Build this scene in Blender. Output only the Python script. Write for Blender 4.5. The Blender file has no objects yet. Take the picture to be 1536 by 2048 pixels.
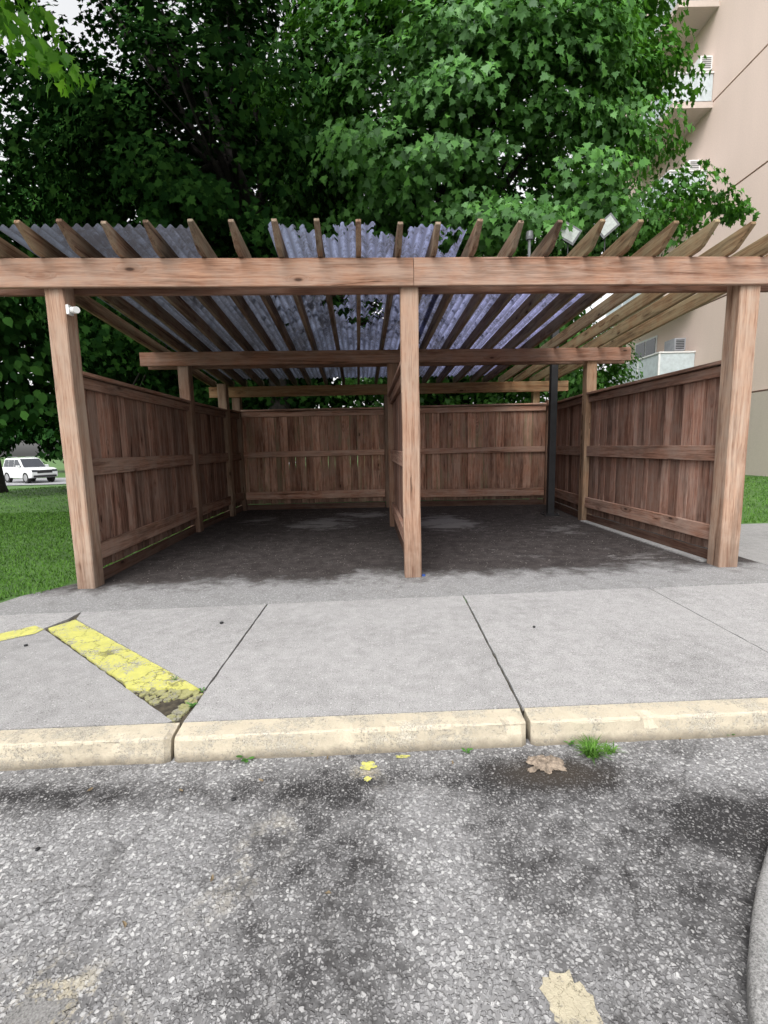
import bpy, bmesh, math, random
import numpy as np
from mathutils import Vector, Matrix, noise
random.seed(7); rng=np.random.default_rng(7)
C=bpy.context.scene.collection
S=bpy.context.scene
# ---------------------------------------------------------------- camera
PITCH=math.radians(7.85); ROLL=0.021; F=950.0; EYE=1.1
cp,sp=math.cos(PITCH),math.sin(PITCH); cr,sr=math.cos(ROLL),math.sin(ROLL)
fw=Vector((0,cp,-sp)); up0=Vector((0,sp,cp)); rt0=Vector((1,0,0))
up=up0*cr+rt0*sr; rt=rt0*cr-up0*sr
cd=bpy.data.cameras.new('camera'); cam=bpy.data.objects.new('camera',cd); C.objects.link(cam)
M=Matrix((( rt.x,up.x,-fw.x,0),(rt.y,up.y,-fw.y,0),(rt.z,up.z,-fw.z,EYE),(0,0,0,1)))
cam.matrix_world=M
cd.sensor_fit='HORIZONTAL'; cd.sensor_width=36; cd.lens=36*F/1536; cd.clip_start=0.05; cd.clip_end=600
S.camera=cam
def G(x,y,z=0.0):   # photo point -> place on the ground
    u=(x-768)/F; v=(1024-y)/F
    d=rt*u+up*v+fw
    t=(z-EYE)/d.z
    return (d.x*t,d.y*t)
# ---------------------------------------------------------------- node helpers
def newmat(name):
    m=bpy.data.materials.new(name); m.use_nodes=True; nt=m.node_tree
    return m,nt,nt.nodes['Principled BSDF']
def nd(nt,t,ins=None,**props):
    n=nt.nodes.new(t)
    for k,v in props.items(): setattr(n,k,v)
    for k,v in (ins or {}).items():
        s=n.inputs[k]
        if isinstance(v,bpy.types.NodeSocket): nt.links.new(v,s)
        else: s.default_value=v
    return n
def mth(nt,op,a,b=0.0,clamp=False):
    n=nt.nodes.new('ShaderNodeMath'); n.operation=op; n.use_clamp=clamp
    for i,v in enumerate((a,b)):
        if isinstance(v,bpy.types.NodeSocket): nt.links.new(v,n.inputs[i])
        else: n.inputs[i].default_value=v
    return n.outputs[0]
def col(c): return (c[0],c[1],c[2],1.0)
def mix(nt,f,a,b,mode='MIX'):
    n=nt.nodes.new('ShaderNodeMix'); n.data_type='RGBA'; n.blend_type=mode; n.clamp_factor=True
    for i,v in ((0,f),(6,a),(7,b)):
        if isinstance(v,bpy.types.NodeSocket): nt.links.new(v,n.inputs[i])
        elif i==0: n.inputs[0].default_value=v
        else: n.inputs[i].default_value=col(v)
    return n.outputs[2]
def ramp(nt,f,stops):
    n=nt.nodes.new('ShaderNodeValToRGB'); nt.links.new(f,n.inputs[0])
    e=n.color_ramp.elements
    while len(e)<len(stops): e.new(0.5)
    for i,(p,c) in enumerate(stops):
        e[i].position=p; e[i].color=col(c if isinstance(c,(tuple,list)) else (c,c,c))
    return n.outputs[0]
def noi(nt,vec,scale,detail=4,rough=0.55,dist=0.0):
    return nd(nt,'ShaderNodeTexNoise',{'Vector':vec,'Scale':scale,'Detail':detail,'Roughness':rough,'Distortion':dist}).outputs['Fac']
def vor(nt,vec,scale,feat='F1',rnd=1.0):
    return nd(nt,'ShaderNodeTexVoronoi',{'Vector':vec,'Scale':scale,'Randomness':rnd},feature=feat)
def sepc(nt,c,i): return nd(nt,'ShaderNodeSeparateColor',{0:c}).outputs[i]
def bump(nt,b,h,strength=0.5,dist=0.01):
    n=nd(nt,'ShaderNodeBump',{'Height':h,'Strength':strength,'Distance':dist})
    nt.links.new(n.outputs[0],b.inputs['Normal'])
def objco(nt): return nd(nt,'ShaderNodeTexCoord').outputs['Object']
def pos(nt): return nd(nt,'ShaderNodeNewGeometry').outputs['Position']
def mapp(nt,vec,scale=(1,1,1),loc=(0,0,0),rot=(0,0,0)):
    return nd(nt,'ShaderNodeMapping',{'Vector':vec,'Scale':scale,'Location':loc,'Rotation':rot}).outputs[0]
def blob(nt,p,x,y,rx,ry,rot=0):   # soft stain mask on the ground
    q=mapp(nt,nd(nt,'ShaderNodeVectorMath',{0:p,1:(x,y,0)},operation='SUBTRACT').outputs[0],rot=(0,0,-rot))
    q=nd(nt,'ShaderNodeVectorMath',{0:q,1:(1/rx,1/ry,0)},operation='MULTIPLY').outputs[0]
    l=nd(nt,'ShaderNodeVectorMath',{0:q},operation='LENGTH').outputs['Value']
    s=mth(nt,'SUBTRACT',1.0,l,True)
    return nd(nt,'ShaderNodeMapRange',{'Value':s},interpolation_type='SMOOTHSTEP').outputs[0]
# ---------------------------------------------------------------- materials
def wood(name,axis,dark,light,grey=0.35,islands=False,algae=0.0,lowdark=0.0,streak=.5,gcol=(0.33,0.285,0.245)):
    m,nt,b=newmat(name)
    o=objco(nt); oi=nd(nt,'ShaderNodeObjectInfo')
    sh=mth(nt,'MULTIPLY',oi.outputs['Random'],37.0)
    if islands:
        ri=nd(nt,'ShaderNodeNewGeometry').outputs['Random Per Island']
        sh=mth(nt,'ADD',sh,mth(nt,'MULTIPLY',ri,53.0))
    cmb=nd(nt,'ShaderNodeCombineXYZ',{0:sh,1:sh,2:sh}).outputs[0]
    v=nd(nt,'ShaderNodeVectorMath',{0:o,1:cmb},operation='ADD').outputs[0]
    sk=[7,7,7]; sk[axis]=2.6
    kv=vor(nt,mapp(nt,v,tuple(sk)),1.0)
    kd=kv.outputs['Distance']
    ksel=ramp(nt,kv.outputs['Color'],[(0.50,0.0),(0.53,1.0)])
    kn=mth(nt,'MULTIPLY',ramp(nt,kd,[(0.06,1.0),(0.11,0.0)]),ksel)
    halo=mth(nt,'MULTIPLY',ramp(nt,kd,[(0.10,1.0),(0.34,0.0)]),ksel)
    sc=[22,22,22]; sc[axis]=0.8
    sf=[110,110,110]; sf[axis]=5.0
    vd=nd(nt,'ShaderNodeVectorMath',{0:v,1:nd(nt,'ShaderNodeVectorMath',{0:(.05,.05,.05),1:halo},operation='MULTIPLY').outputs[0]},operation='ADD').outputs[0]
    g1=noi(nt,mapp(nt,vd,tuple(sc)),1.0,3,0.6,0.7)
    g2=noi(nt,mapp(nt,v,tuple(sf)),1.0,2,0.75,0.0)
    big=noi(nt,v,2.6,4,0.75)
    fine=mth(nt,'ADD',mth(nt,'MULTIPLY',g1,0.45),mth(nt,'MULTIPLY',g2,0.55))
    c=ramp(nt,fine,[(0.37,dark),(0.50,tuple(a*.4+b_*.6 for a,b_ in zip(dark,light))),(0.63,light)])
    c=mix(nt,mth(nt,'MULTIPLY',ramp(nt,mth(nt,'ADD',mth(nt,'MULTIPLY',big,.6),mth(nt,'MULTIPLY',g1,.4)),[(0.42,0.0),(0.60,1.0)]),grey),c,gcol)
    st=noi(nt,mapp(nt,v,tuple([9 if i!=axis else 0.9 for i in range(3)])),1.0,4,0.75)
    c=mix(nt,mth(nt,'MULTIPLY',ramp(nt,st,[(0.51,0.0),(0.66,1.0)]),streak),c,tuple(x*.30 for x in dark))
    c=mix(nt,mth(nt,'MULTIPLY',halo,0.35),c,tuple(x*.55 for x in dark))
    c=mix(nt,mth(nt,'MULTIPLY',kn,0.85),c,(0.035,0.018,0.012))
    if islands:
        c=mix(nt,1.0,c,ramp(nt,ri,[(0.0,(0.62,0.58,0.56)),(0.5,(0.95,0.93,0.92)),(1.0,(1.4,1.38,1.36))]),'MULTIPLY')
    ckr=ramp(nt,g1,[(0.30,0.8),(0.33,0.0)])
    c=mix(nt,ckr,c,(0.035,0.02,0.014))
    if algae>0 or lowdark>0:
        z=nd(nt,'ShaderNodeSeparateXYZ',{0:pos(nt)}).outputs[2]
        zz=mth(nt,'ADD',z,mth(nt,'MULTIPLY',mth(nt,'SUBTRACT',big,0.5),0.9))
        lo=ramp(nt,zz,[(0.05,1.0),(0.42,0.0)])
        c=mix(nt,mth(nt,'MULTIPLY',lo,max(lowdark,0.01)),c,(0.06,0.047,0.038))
        if algae>0:
            c=mix(nt,mth(nt,'MULTIPLY',ramp(nt,st,[(0.36,1.0),(0.46,0.0)]),algae),c,(0.14,0.15,0.085))
    c=mix(nt,1.0,c,oi.outputs['Color'],'MULTIPLY')
    c=nd(nt,'ShaderNodeHueSaturation',{'Saturation':0.93,'Color':c}).outputs[0]
    nt.links.new(c,b.inputs['Base Color'])
    b.inputs['Roughness'].default_value=0.85; b.inputs['Specular IOR Level'].default_value=0.15
    bump(nt,b,fine,0.7,0.006)
    return m
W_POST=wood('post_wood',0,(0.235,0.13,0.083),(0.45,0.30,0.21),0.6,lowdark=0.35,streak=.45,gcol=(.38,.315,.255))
W_BEAM=wood('beam_wood',0,(0.225,0.104,0.061),(0.43,0.245,0.155),0.45,streak=.45)
W_RAFT=wood('rafter_wood',0,(0.115,0.063,0.042),(0.28,0.18,0.115),0.6,streak=.65,gcol=(.26,.24,.185))
W_RAIL=wood('rail_wood',0,(0.16,0.076,0.049),(0.36,0.195,0.13),0.45)
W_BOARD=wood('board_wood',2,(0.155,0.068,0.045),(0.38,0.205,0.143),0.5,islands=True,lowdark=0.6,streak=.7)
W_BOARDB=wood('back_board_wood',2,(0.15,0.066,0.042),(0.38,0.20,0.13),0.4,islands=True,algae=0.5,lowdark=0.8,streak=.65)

def simple(name,c,rough=0.6,metal=0.0,var=0.12,scale=8.0,spec=0.4):
    m,nt,b=newmat(name)
    n=noi(nt,objco(nt),scale,3)
    cc=ramp(nt,n,[(0.3,tuple(x*(1-var) for x in c)),(0.7,tuple(min(1,x*(1+var)) for x in c))])
    nt.links.new(cc,b.inputs['Base Color']); b.inputs['Roughness'].default_value=rough
    b.inputs['Metallic'].default_value=metal; b.inputs['Specular IOR Level'].default_value=spec
    return m
def road_mat():
    m,nt,b=newmat('coarse_asphalt'); p=pos(nt)
    nn=nd(nt,'ShaderNodeTexNoise',{'Vector':p,'Scale':70.0,'Detail':1.0}).outputs['Color']
    pj=nd(nt,'ShaderNodeVectorMath',{0:p,1:mapp(nt,nn,(0.014,0.014,0.0))},operation='ADD').outputs[0]
    big=noi(nt,p,2.4,4,0.7); mid=noi(nt,p,12,5,0.8)
    cov=mth(nt,'ADD',mth(nt,'MULTIPLY',big,0.5),mth(nt,'MULTIPLY',mid,0.85))
    cov=mth(nt,'ADD',cov,0.04)
    def dk(x,y,rx,ry,rot,s):
        nonlocal cov
        gx,gy=G(x,y,-0.1); cov=mth(nt,'SUBTRACT',cov,mth(nt,'MULTIPLY',blob(nt,p,gx,gy,rx,ry,rot),s))
    dk(640,1800,0.40,1.1,0.12,0.15); dk(1330,1700,0.8,0.6,0,0.17); dk(700,1575,1.9,0.15,0.02,0.20)
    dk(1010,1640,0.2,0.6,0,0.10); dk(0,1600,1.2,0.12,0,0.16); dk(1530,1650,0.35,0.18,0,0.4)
    dk(1120,1540,.45,.15,0,.28)
    dk(900,1770,0.18,0.6,0.1,-0.14); dk(200,1700,0.9,0.5,0,-0.09); dk(950,1930,0.35,0.3,0,-0.08); dk(1450,1540,0.6,0.12,0,-0.22); dk(850,1590,.35,.1,0,-.18)
    v1=vor(nt,pj,84.0); v2=vor(nt,pj,150.0)
    covr=ramp(nt,cov,[(0.42,0.0),(0.78,1.0)])
    thr=ramp(nt,covr,[(0.0,0.38),(1.0,0.60)])
    s1=mth(nt,'MULTIPLY',mth(nt,'SUBTRACT',thr,v1.outputs['Distance']),8.0,True)
    s1=mth(nt,'MULTIPLY',s1,ramp(nt,sepc(nt,v1.outputs['Color'],0),[(0.28,0.0),(0.34,1.0)]))
    s2=mth(nt,'MULTIPLY',mth(nt,'SUBTRACT',mth(nt,'MULTIPLY',thr,1.15),v2.outputs['Distance']),7.0,True)
    s2=mth(nt,'MULTIPLY',s2,ramp(nt,sepc(nt,v2.outputs['Color'],1),[(0.25,0.0),(0.35,1.0)]))
    base=mix(nt,covr,(0.050,0.049,0.050),(0.20,0.197,0.198))
    c1=ramp(nt,sepc(nt,v1.outputs['Color'],1),[(0.0,(0.17,0.168,0.17)),(0.6,(0.27,0.267,0.27)),(1.0,(0.48,0.475,0.47))])
    c2=ramp(nt,sepc(nt,v2.outputs['Color'],0),[(0.0,(0.13,0.128,0.13)),(1.0,(0.38,0.375,0.375))])
    c=mix(nt,s2,base,c2); c=mix(nt,s1,c,c1)
    c=mix(nt,1.0,c,ramp(nt,covr,[(0.0,(.72,.71,.71)),(1.0,(1.1,1.1,1.1))]),'MULTIPLY')
    c=mix(nt,ramp(nt,mid,[(0.6,0.0),(0.8,0.3)]),c,(0.15,0.125,0.10))
    for (x,y,rx,ry,a_) in ((500,1720,.12,.35,.35),(130,2000,.25,.12,.8),(735,1550,.1,.08,.7)):
        gx,gy=G(x,y,-0.1); mk=mth(nt,'MULTIPLY',blob(nt,p,gx,gy,rx,ry,-.4),ramp(nt,mid,[(.5,0.0),(.6,a_)])); c=mix(nt,mk,c,(0.42,0.37,0.27))
    gx,gy=G(1110,1545,-0.1)
    c=mix(nt,mth(nt,'MULTIPLY',blob(nt,p,gx,gy,0.35,0.13),0.75,True),c,(0.055,0.044,0.034))
    e=vor(nt,nd(nt,'ShaderNodeVectorMath',{0:p,1:mapp(nt,nd(nt,'ShaderNodeTexNoise',{'Vector':p,'Scale':9.0}).outputs['Color'],(.12,.12,0))},operation='ADD').outputs[0],2.2,'DISTANCE_TO_EDGE').outputs['Distance']
    c=mix(nt,ramp(nt,e,[(0.003,.35),(0.014,0.0)]),c,(0.03,0.028,0.027))
    nt.links.new(c,b.inputs['Base Color']); b.inputs['Roughness'].default_value=0.95; b.inputs['Specular IOR Level'].default_value=0.12
    bump(nt,b,mth(nt,'ADD',s1,s2),0.8,0.004)
    return m
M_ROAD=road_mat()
def concrete(name,base,stain=0.35,paint=None,cracks=None):
    m,nt,b=newmat(name); p=pos(nt)
    n1=noi(nt,p,1.6,4,0.6); n2=noi(nt,p,190,2,0.85); n3=noi(nt,p,12,4,0.75)
    oi=nd(nt,'ShaderNodeObjectInfo').outputs['Random']
    f=mth(nt,'ADD',mth(nt,'MULTIPLY',n1,0.2),mth(nt,'MULTIPLY',n3,0.2)); f=mth(nt,'ADD',f,mth(nt,'MULTIPLY',n2,0.6))
    c=ramp(nt,f,[(0.37,tuple(x*0.45 for x in base)),(0.50,base),(0.63,tuple(x*1.4 for x in base))])
    v=vor(nt,p,60.0); r_=sepc(nt,v.outputs['Color'],0); d_=v.outputs['Distance']
    pit=ramp(nt,d_,[(0.12,1.0),(0.24,0.0)])
    c=mix(nt,mth(nt,'MULTIPLY',mth(nt,'MULTIPLY',pit,ramp(nt,r_,[(0.70,0.0),(0.73,1.0)])),0.75),c,tuple(x*0.35 for x in base))
    c=mix(nt,mth(nt,'MULTIPLY',ramp(nt,d_,[(0.18,1.0),(0.3,0.0)]),ramp(nt,r_,[(0.25,0.6),(0.28,0.0)])),c,tuple(min(1,x*1.6) for x in base))
    c=mix(nt,mth(nt,'MULTIPLY',ramp(nt,n1,[(0.50,0.0),(0.72,1.0)]),stain),c,tuple(x*0.6 for x in base))
    c=mix(nt,1.0,c,ramp(nt,oi,[(0,(0.94,0.94,0.94)),(1,(1.04,1.04,1.04))]),'MULTIPLY')
    h=n2
    if paint:
        pm=mth(nt,'ADD',mth(nt,'MULTIPLY',noi(nt,p,7,4,0.7),0.5),mth(nt,'MULTIPLY',noi(nt,p,60,4,0.85),0.5))
        mk=ramp(nt,pm,[(paint[1]-0.02,0.0),(paint[1]+0.03,1.0)])
        pc=mix(nt,ramp(nt,n3,[(0.35,0.0),(0.65,1.0)]),paint[0],tuple(x*0.8 for x in paint[0]))
        z=nd(nt,'ShaderNodeSeparateXYZ',{0:p}).outputs[2]
        c=mix(nt,mth(nt,'MULTIPLY',mk,paint[2]),c,pc)
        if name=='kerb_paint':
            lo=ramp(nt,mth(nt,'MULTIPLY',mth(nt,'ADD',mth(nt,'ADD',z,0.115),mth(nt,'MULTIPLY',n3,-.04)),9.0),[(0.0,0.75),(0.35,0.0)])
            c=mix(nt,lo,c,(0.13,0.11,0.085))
        h=mth(nt,'ADD',h,mth(nt,'MULTIPLY',mk,0.6))
    if cracks:
        pj=nd(nt,'ShaderNodeVectorMath',{0:p,1:mapp(nt,nd(nt,'ShaderNodeTexNoise',{'Vector':p,'Scale':9.0,'Detail':5.0,'Roughness':.7}).outputs['Color'],(.2,.2,0))},operation='ADD').outputs[0]
        e=vor(nt,pj,cracks,'DISTANCE_TO_EDGE').outputs['Distance']
        ek=ramp(nt,e,[(0.005,1.0),(0.022,0.0)])
        c=mix(nt,mth(nt,'MULTIPLY',ek,.65),c,(0.08,0.075,0.045))
    nt.links.new(c,b.inputs['Base Color']); b.inputs['Roughness'].default_value=0.92; b.inputs['Specular IOR Level'].default_value=0.12
    bump(nt,b,h,0.5,0.004)
    return m
M_PAVE=concrete('pavement_concrete',(0.325,0.318,0.315),.25)
M_PATH=concrete('path_concrete',(0.29,0.285,0.28))
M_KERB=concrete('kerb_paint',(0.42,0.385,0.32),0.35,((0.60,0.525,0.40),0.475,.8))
M_YEL=concrete('yellow_paint_concrete',(0.36,0.35,0.29),0.3,((0.60,0.58,0.15),0.455,.9),6.0)
M_CREAM=concrete('cream_paint_concrete',(0.28,0.26,0.22),0.3,((0.54,0.48,0.35),0.44,.85),20.0)
def floor_mat():
    m,nt,b=newmat('shelter_asphalt'); p=pos(nt)
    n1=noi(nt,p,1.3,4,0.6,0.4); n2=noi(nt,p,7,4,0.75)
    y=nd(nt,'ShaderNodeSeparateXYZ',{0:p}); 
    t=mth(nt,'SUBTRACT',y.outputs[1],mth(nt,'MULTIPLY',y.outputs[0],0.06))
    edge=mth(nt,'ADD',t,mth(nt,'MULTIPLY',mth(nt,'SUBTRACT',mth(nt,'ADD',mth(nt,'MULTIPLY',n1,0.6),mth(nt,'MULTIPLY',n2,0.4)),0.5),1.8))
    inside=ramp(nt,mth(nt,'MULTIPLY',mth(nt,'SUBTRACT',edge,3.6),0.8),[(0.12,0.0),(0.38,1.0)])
    v=vor(nt,p,110.0); st=ramp(nt,v.outputs['Distance'],[(0.35,1.0),(0.5,0.0)])
    sc=ramp(nt,sepc(nt,v.outputs['Color'],0),[(0.2,(0.22,0.218,0.217)),(1.0,(0.48,0.47,0.47))])
    lite=mix(nt,st,(0.24,0.237,0.236),sc)
    lite=mix(nt,ramp(nt,n2,[(0.48,0.0),(0.7,0.5)]),lite,(0.15,0.145,0.143))
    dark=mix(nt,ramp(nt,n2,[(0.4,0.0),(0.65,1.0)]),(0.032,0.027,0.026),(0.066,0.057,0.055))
    g=0.0
    for (x,yy,rx,ry,s_) in ((890,1045,.8,1.2,1.2),(640,1048,.9,.8,1.1),(720,1030,1.0,.8,.8),(1130,1060,.7,.7,.6),(1310,1110,.8,.6,.5),(1060,1110,.6,.4,.4),(520,1040,.5,.7,.8)):
        gx,gy=G(x,yy); g=mth(nt,'ADD',g,mth(nt,'MULTIPLY',blob(nt,p,gx,gy,rx,ry),s_))
    g=ramp(nt,mth(nt,'ADD',mth(nt,'MULTIPLY',g,0.25),noi(nt,mapp(nt,p,(.8,1.3,1)),3.2,7,0.8,0.3)),[(0.60,0.0),(0.74,1.0)])
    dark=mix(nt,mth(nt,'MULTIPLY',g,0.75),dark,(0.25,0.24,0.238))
    ch=vor(nt,p,60.0); chm=mth(nt,'MULTIPLY',ramp(nt,ch.outputs['Distance'],[(0.10,1.0),(0.18,0.0)]),ramp(nt,sepc(nt,ch.outputs['Color'],2),[(0.72,0.0),(0.76,1.0)]))
    dark=mix(nt,chm,dark,(0.3,0.28,0.26))
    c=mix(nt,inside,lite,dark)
    nt.links.new(c,b.inputs['Base Color']); b.inputs['Roughness'].default_value=0.85; b.inputs['Specular IOR Level'].default_value=0.2
    bump(nt,b,st,0.5,0.004)
    return m
M_FLOOR=floor_mat()
def lawn_mat():
    m,nt,b=newmat('lawn'); p=pos(nt)
    f=mth(nt,'ADD',mth(nt,'MULTIPLY',noi(nt,p,1.1,4),0.5),mth(nt,'MULTIPLY',noi(nt,p,60,3,0.7),0.5))
    c=ramp(nt,f,[(0.35,(0.028,0.065,0.012)),(0.5,(0.06,0.135,0.025)),(0.65,(0.095,0.19,0.04))])
    nt.links.new(c,b.inputs['Base Color']); b.inputs['Roughness'].default_value=0.9
    return m
M_LAWN=lawn_mat()
def leaf_mat(name,d,mcol,l,trans=0.3):
    m,nt,b=newmat(name)
    ri=nd(nt,'ShaderNodeNewGeometry').outputs['Random Per Island']
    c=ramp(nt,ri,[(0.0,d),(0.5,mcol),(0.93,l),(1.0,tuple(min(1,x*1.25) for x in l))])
    out=nt.nodes['Material Output'].inputs[0]; nt.nodes.remove(b)
    df=nd(nt,'ShaderNodeBsdfDiffuse',{'Color':c}); last=df.outputs[0]
    if trans>0:
        tr=nd(nt,'ShaderNodeBsdfTranslucent',{'Color':mix(nt,1.0,c,(1.5,1.6,0.7),'MULTIPLY')})
        last=nd(nt,'ShaderNodeMixShader',{0:trans,1:last,2:tr.outputs[0]}).outputs[0]
        gl=nd(nt,'ShaderNodeBsdfGlossy',{'Color':col((.8,.85,.9)),'Roughness':.5}); last=nd(nt,'ShaderNodeMixShader',{0:.03,1:last,2:gl.outputs[0]}).outputs[0]
    nt.links.new(last,out)
    return m
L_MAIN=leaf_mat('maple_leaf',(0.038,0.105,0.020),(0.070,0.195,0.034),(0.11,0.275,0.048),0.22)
L_DARK=leaf_mat('shaded_maple_leaf',(0.009,0.030,0.008),(0.020,0.060,0.014),(0.042,0.108,0.022),0)  # shade of the left canopy put into a darker leaf green
L_BRIGHT=leaf_mat('backlit_maple_leaf',(0.08,0.22,0.03),(0.14,0.33,0.04),(0.21,0.43,0.06),0.45)  # backlight on the low bough put into a lighter leaf green
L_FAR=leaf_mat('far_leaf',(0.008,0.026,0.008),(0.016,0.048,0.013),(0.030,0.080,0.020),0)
L_GRASS=leaf_mat('grass_blade',(0.05,0.12,0.02),(0.08,0.18,0.03),(0.12,0.24,0.05),0)
M_BARK=simple('bark',(0.035,0.03,0.026),0.9,var=0.5,scale=14)
def stucco(name,c):
    m,nt,b=newmat(name); p=pos(nt)
    f=mth(nt,'ADD',mth(nt,'MULTIPLY',noi(nt,mapp(nt,p,(0.5,0.5,0.12)),1.0,4,0.6),0.6),mth(nt,'MULTIPLY',noi(nt,p,25,3),0.4))
    cc=ramp(nt,f,[(0.35,tuple(x*0.9 for x in c)),(0.65,tuple(min(1,x*1.05) for x in c))])
    nt.links.new(cc,b.inputs['Base Color']); b.inputs['Roughness'].default_value=0.9; return m
M_STUC=stucco('beige_stucco',(0.74,0.59,0.515)); M_STUC2=stucco('grey_stucco_base',(0.56,0.48,0.42)); M_SLAB=stucco('balcony_concrete',(0.55,0.47,0.42))
M_GROOVE=simple('groove_dark',(0.25,0.18,0.15),0.9)
M_WHITE=simple('white_plastic',(0.75,0.75,0.74),0.4,var=0.05); M_GREYM=simple('grey_metal',(0.16,0.165,0.17),0.5,0.3)
M_ACG=simple('grey_appliance',(0.30,0.31,0.33),0.6)
M_BLACK=simple('black_painted_steel',(0.022,0.022,0.024),0.5,var=0.3); M_DARKG=simple('dark_glass',(0.03,0.035,0.045),0.08,spec=0.8)
M_RAILG=simple('frosted_balcony_glass',(0.50,0.56,0.58),0.3); M_CAR=simple('white_car_paint',(0.78,0.79,0.80),0.2,var=0.02,spec=0.6)
M_TYRE=simple('tyre_rubber',(0.02,0.02,0.02),0.85); M_RIM=simple('alloy_rim',(0.45,0.45,0.46),0.35,0.7)
M_LAMP=simple('lamp_cover',(0.46,0.49,0.46),0.4,var=0.15,scale=30); M_PAPER=simple('brown_paper',(0.22,0.175,0.135),0.9,var=0.5,scale=60)
M_STONE=simple('stone_chip',(0.30,0.28,0.25),0.9,var=0.35,scale=60); M_DIRT=simple('soil',(0.06,0.05,0.035),0.95,var=0.6,scale=30)
M_DEADL=simple('dead_leaf',(0.20,0.15,0.09),0.8,var=0.4); M_FARROAD=simple('far_asphalt',(0.26,0.26,0.27),0.9,scale=1)
M_DEBRIS=simple('wet_leaf_litter',(0.03,0.022,0.015),0.9,var=0.5)
def sheet_mat():
    m,nt,b=newmat('blue_corrugated_plastic'); o=objco(nt)
    n1=noi(nt,mapp(nt,o,(3.5,0.9,1)),1.0,5,0.75,0.3); n2=noi(nt,o,18,5,0.85)
    x=nd(nt,'ShaderNodeSeparateXYZ',{0:o}).outputs[0]
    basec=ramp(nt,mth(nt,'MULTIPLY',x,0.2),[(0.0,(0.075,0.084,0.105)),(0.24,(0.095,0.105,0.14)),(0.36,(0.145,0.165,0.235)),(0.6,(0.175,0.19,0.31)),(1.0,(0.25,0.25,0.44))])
    ph=mth(nt,'SINE',mth(nt,'MULTIPLY',x,2*math.pi/.072))
    dirt=ramp(nt,mth(nt,'ADD',mth(nt,'MULTIPLY',n1,0.5),mth(nt,'MULTIPLY',n2,0.5)),[(0.44,0.0),(0.57,0.9)])
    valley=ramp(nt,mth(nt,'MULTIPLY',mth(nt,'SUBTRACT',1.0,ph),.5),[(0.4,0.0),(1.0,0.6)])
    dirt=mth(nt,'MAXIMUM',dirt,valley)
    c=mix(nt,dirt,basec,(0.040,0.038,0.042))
    nt.links.new(c,b.inputs['Base Color']); b.inputs['Roughness'].default_value=0.45
    tr=nd(nt,'ShaderNodeBsdfTranslucent',{'Color':mix(nt,1.0,c,(2.0,2.0,2.0),'MULTIPLY')})
    m1=nd(nt,'ShaderNodeMixShader',{0:0.65,1:b.outputs[0],2:tr.outputs[0]})
    nt.links.new(m1.outputs[0],nt.nodes['Material Output'].inputs[0]); return m
M_SHEET=sheet_mat()
# ---------------------------------------------------------------- mesh helpers
class MB:
    def __init__(s): s.v=[]; s.f=[]
    def add(s,vs,fs):
        o=len(s.v); s.v+= [tuple(v) for v in vs]; s.f+=[tuple(i+o for i in f) for f in fs]
    def box(s,a,b,mt=None):
        x0,y0,z0=a; x1,y1,z1=b
        vs=[Vector(p) for p in ((x0,y0,z0),(x1,y0,z0),(x1,y1,z0),(x0,y1,z0),(x0,y0,z1),(x1,y0,z1),(x1,y1,z1),(x0,y1,z1))]
        if mt: vs=[mt@v for v in vs]
        s.add(vs,[(0,3,2,1),(4,5,6,7),(0,1,5,4),(1,2,6,5),(2,3,7,6),(3,0,4,7)])
    def prism(s,poly,z0,z1):
        n=len(poly); s.add([(x,y,z0) for x,y in poly]+[(x,y,z1) for x,y in poly],[tuple(range(n))[::-1],tuple(range(n,2*n))]+[(i,(i+1)%n,n+(i+1)%n,n+i) for i in range(n)])
    def sideprism(s,poly,y0,y1):   # poly in x,z
        n=len(poly); s.add([(x,y0,z) for x,z in poly]+[(x,y1,z) for x,z in poly],[tuple(range(n)),tuple(range(n,2*n))[::-1]]+[(i,n+i,n+(i+1)%n,(i+1)%n) for i in range(n)])
    def tube(s,pts,rad,n=8,cap=True):
        pts=[Vector(p) for p in pts]; rings=[]
        for i,p in enumerate(pts):
            d=(pts[min(i+1,len(pts)-1)]-pts[max(i-1,0)]).normalized()
            a=Vector((0,0,1)) if abs(d.z)<0.9 else Vector((1,0,0))
            x=d.cross(a).normalized(); y=d.cross(x)
            r=rad[i] if isinstance(rad,(list,tuple)) else rad
            rings.append([p+(x*math.cos(2*math.pi*k/n)+y*math.sin(2*math.pi*k/n))*r for k in range(n)])
        vs=[v for r in rings for v in r]; fs=[]
        for i in range(len(pts)-1):
            for k in range(n): fs.append((i*n+k,i*n+(k+1)%n,(i+1)*n+(k+1)%n,(i+1)*n+k))
        if cap: fs+= [tuple(range(n))[::-1],tuple(range((len(pts)-1)*n,len(pts)*n))]
        s.add(vs,fs)
    def build(s,name,mat,parent=None,loc=(0,0,0),rot=None,bevel=0,smooth=False,seg=2):
        me=bpy.data.meshes.new(name); me.from_pydata(s.v,[],s.f)
        bm=bmesh.new(); bm.from_mesh(me); bmesh.ops.recalc_face_normals(bm,faces=bm.faces)
        if bevel: bmesh.ops.bevel(bm,geom=[e for e in bm.edges],offset=bevel,segments=seg,affect='EDGES',profile=0.5)
        if smooth:
            for f in bm.faces: f.smooth=True
        bm.to_mesh(me); bm.free()
        o=bpy.data.objects.new(name,me); C.objects.link(o); me.materials.append(mat)
        return place(o,parent,loc,rot)
def place(o,parent,loc,rot=None):
    loc=Vector(loc)
    if parent is not None:
        o.parent=parent
        if parent.type=='EMPTY' and not parent.get('local'): loc=loc-parent.location
    o.location=loc
    if rot is not None:
        if isinstance(rot,Matrix): o.rotation_euler=rot.to_euler()
        else: o.rotation_euler=rot
    return o
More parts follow.
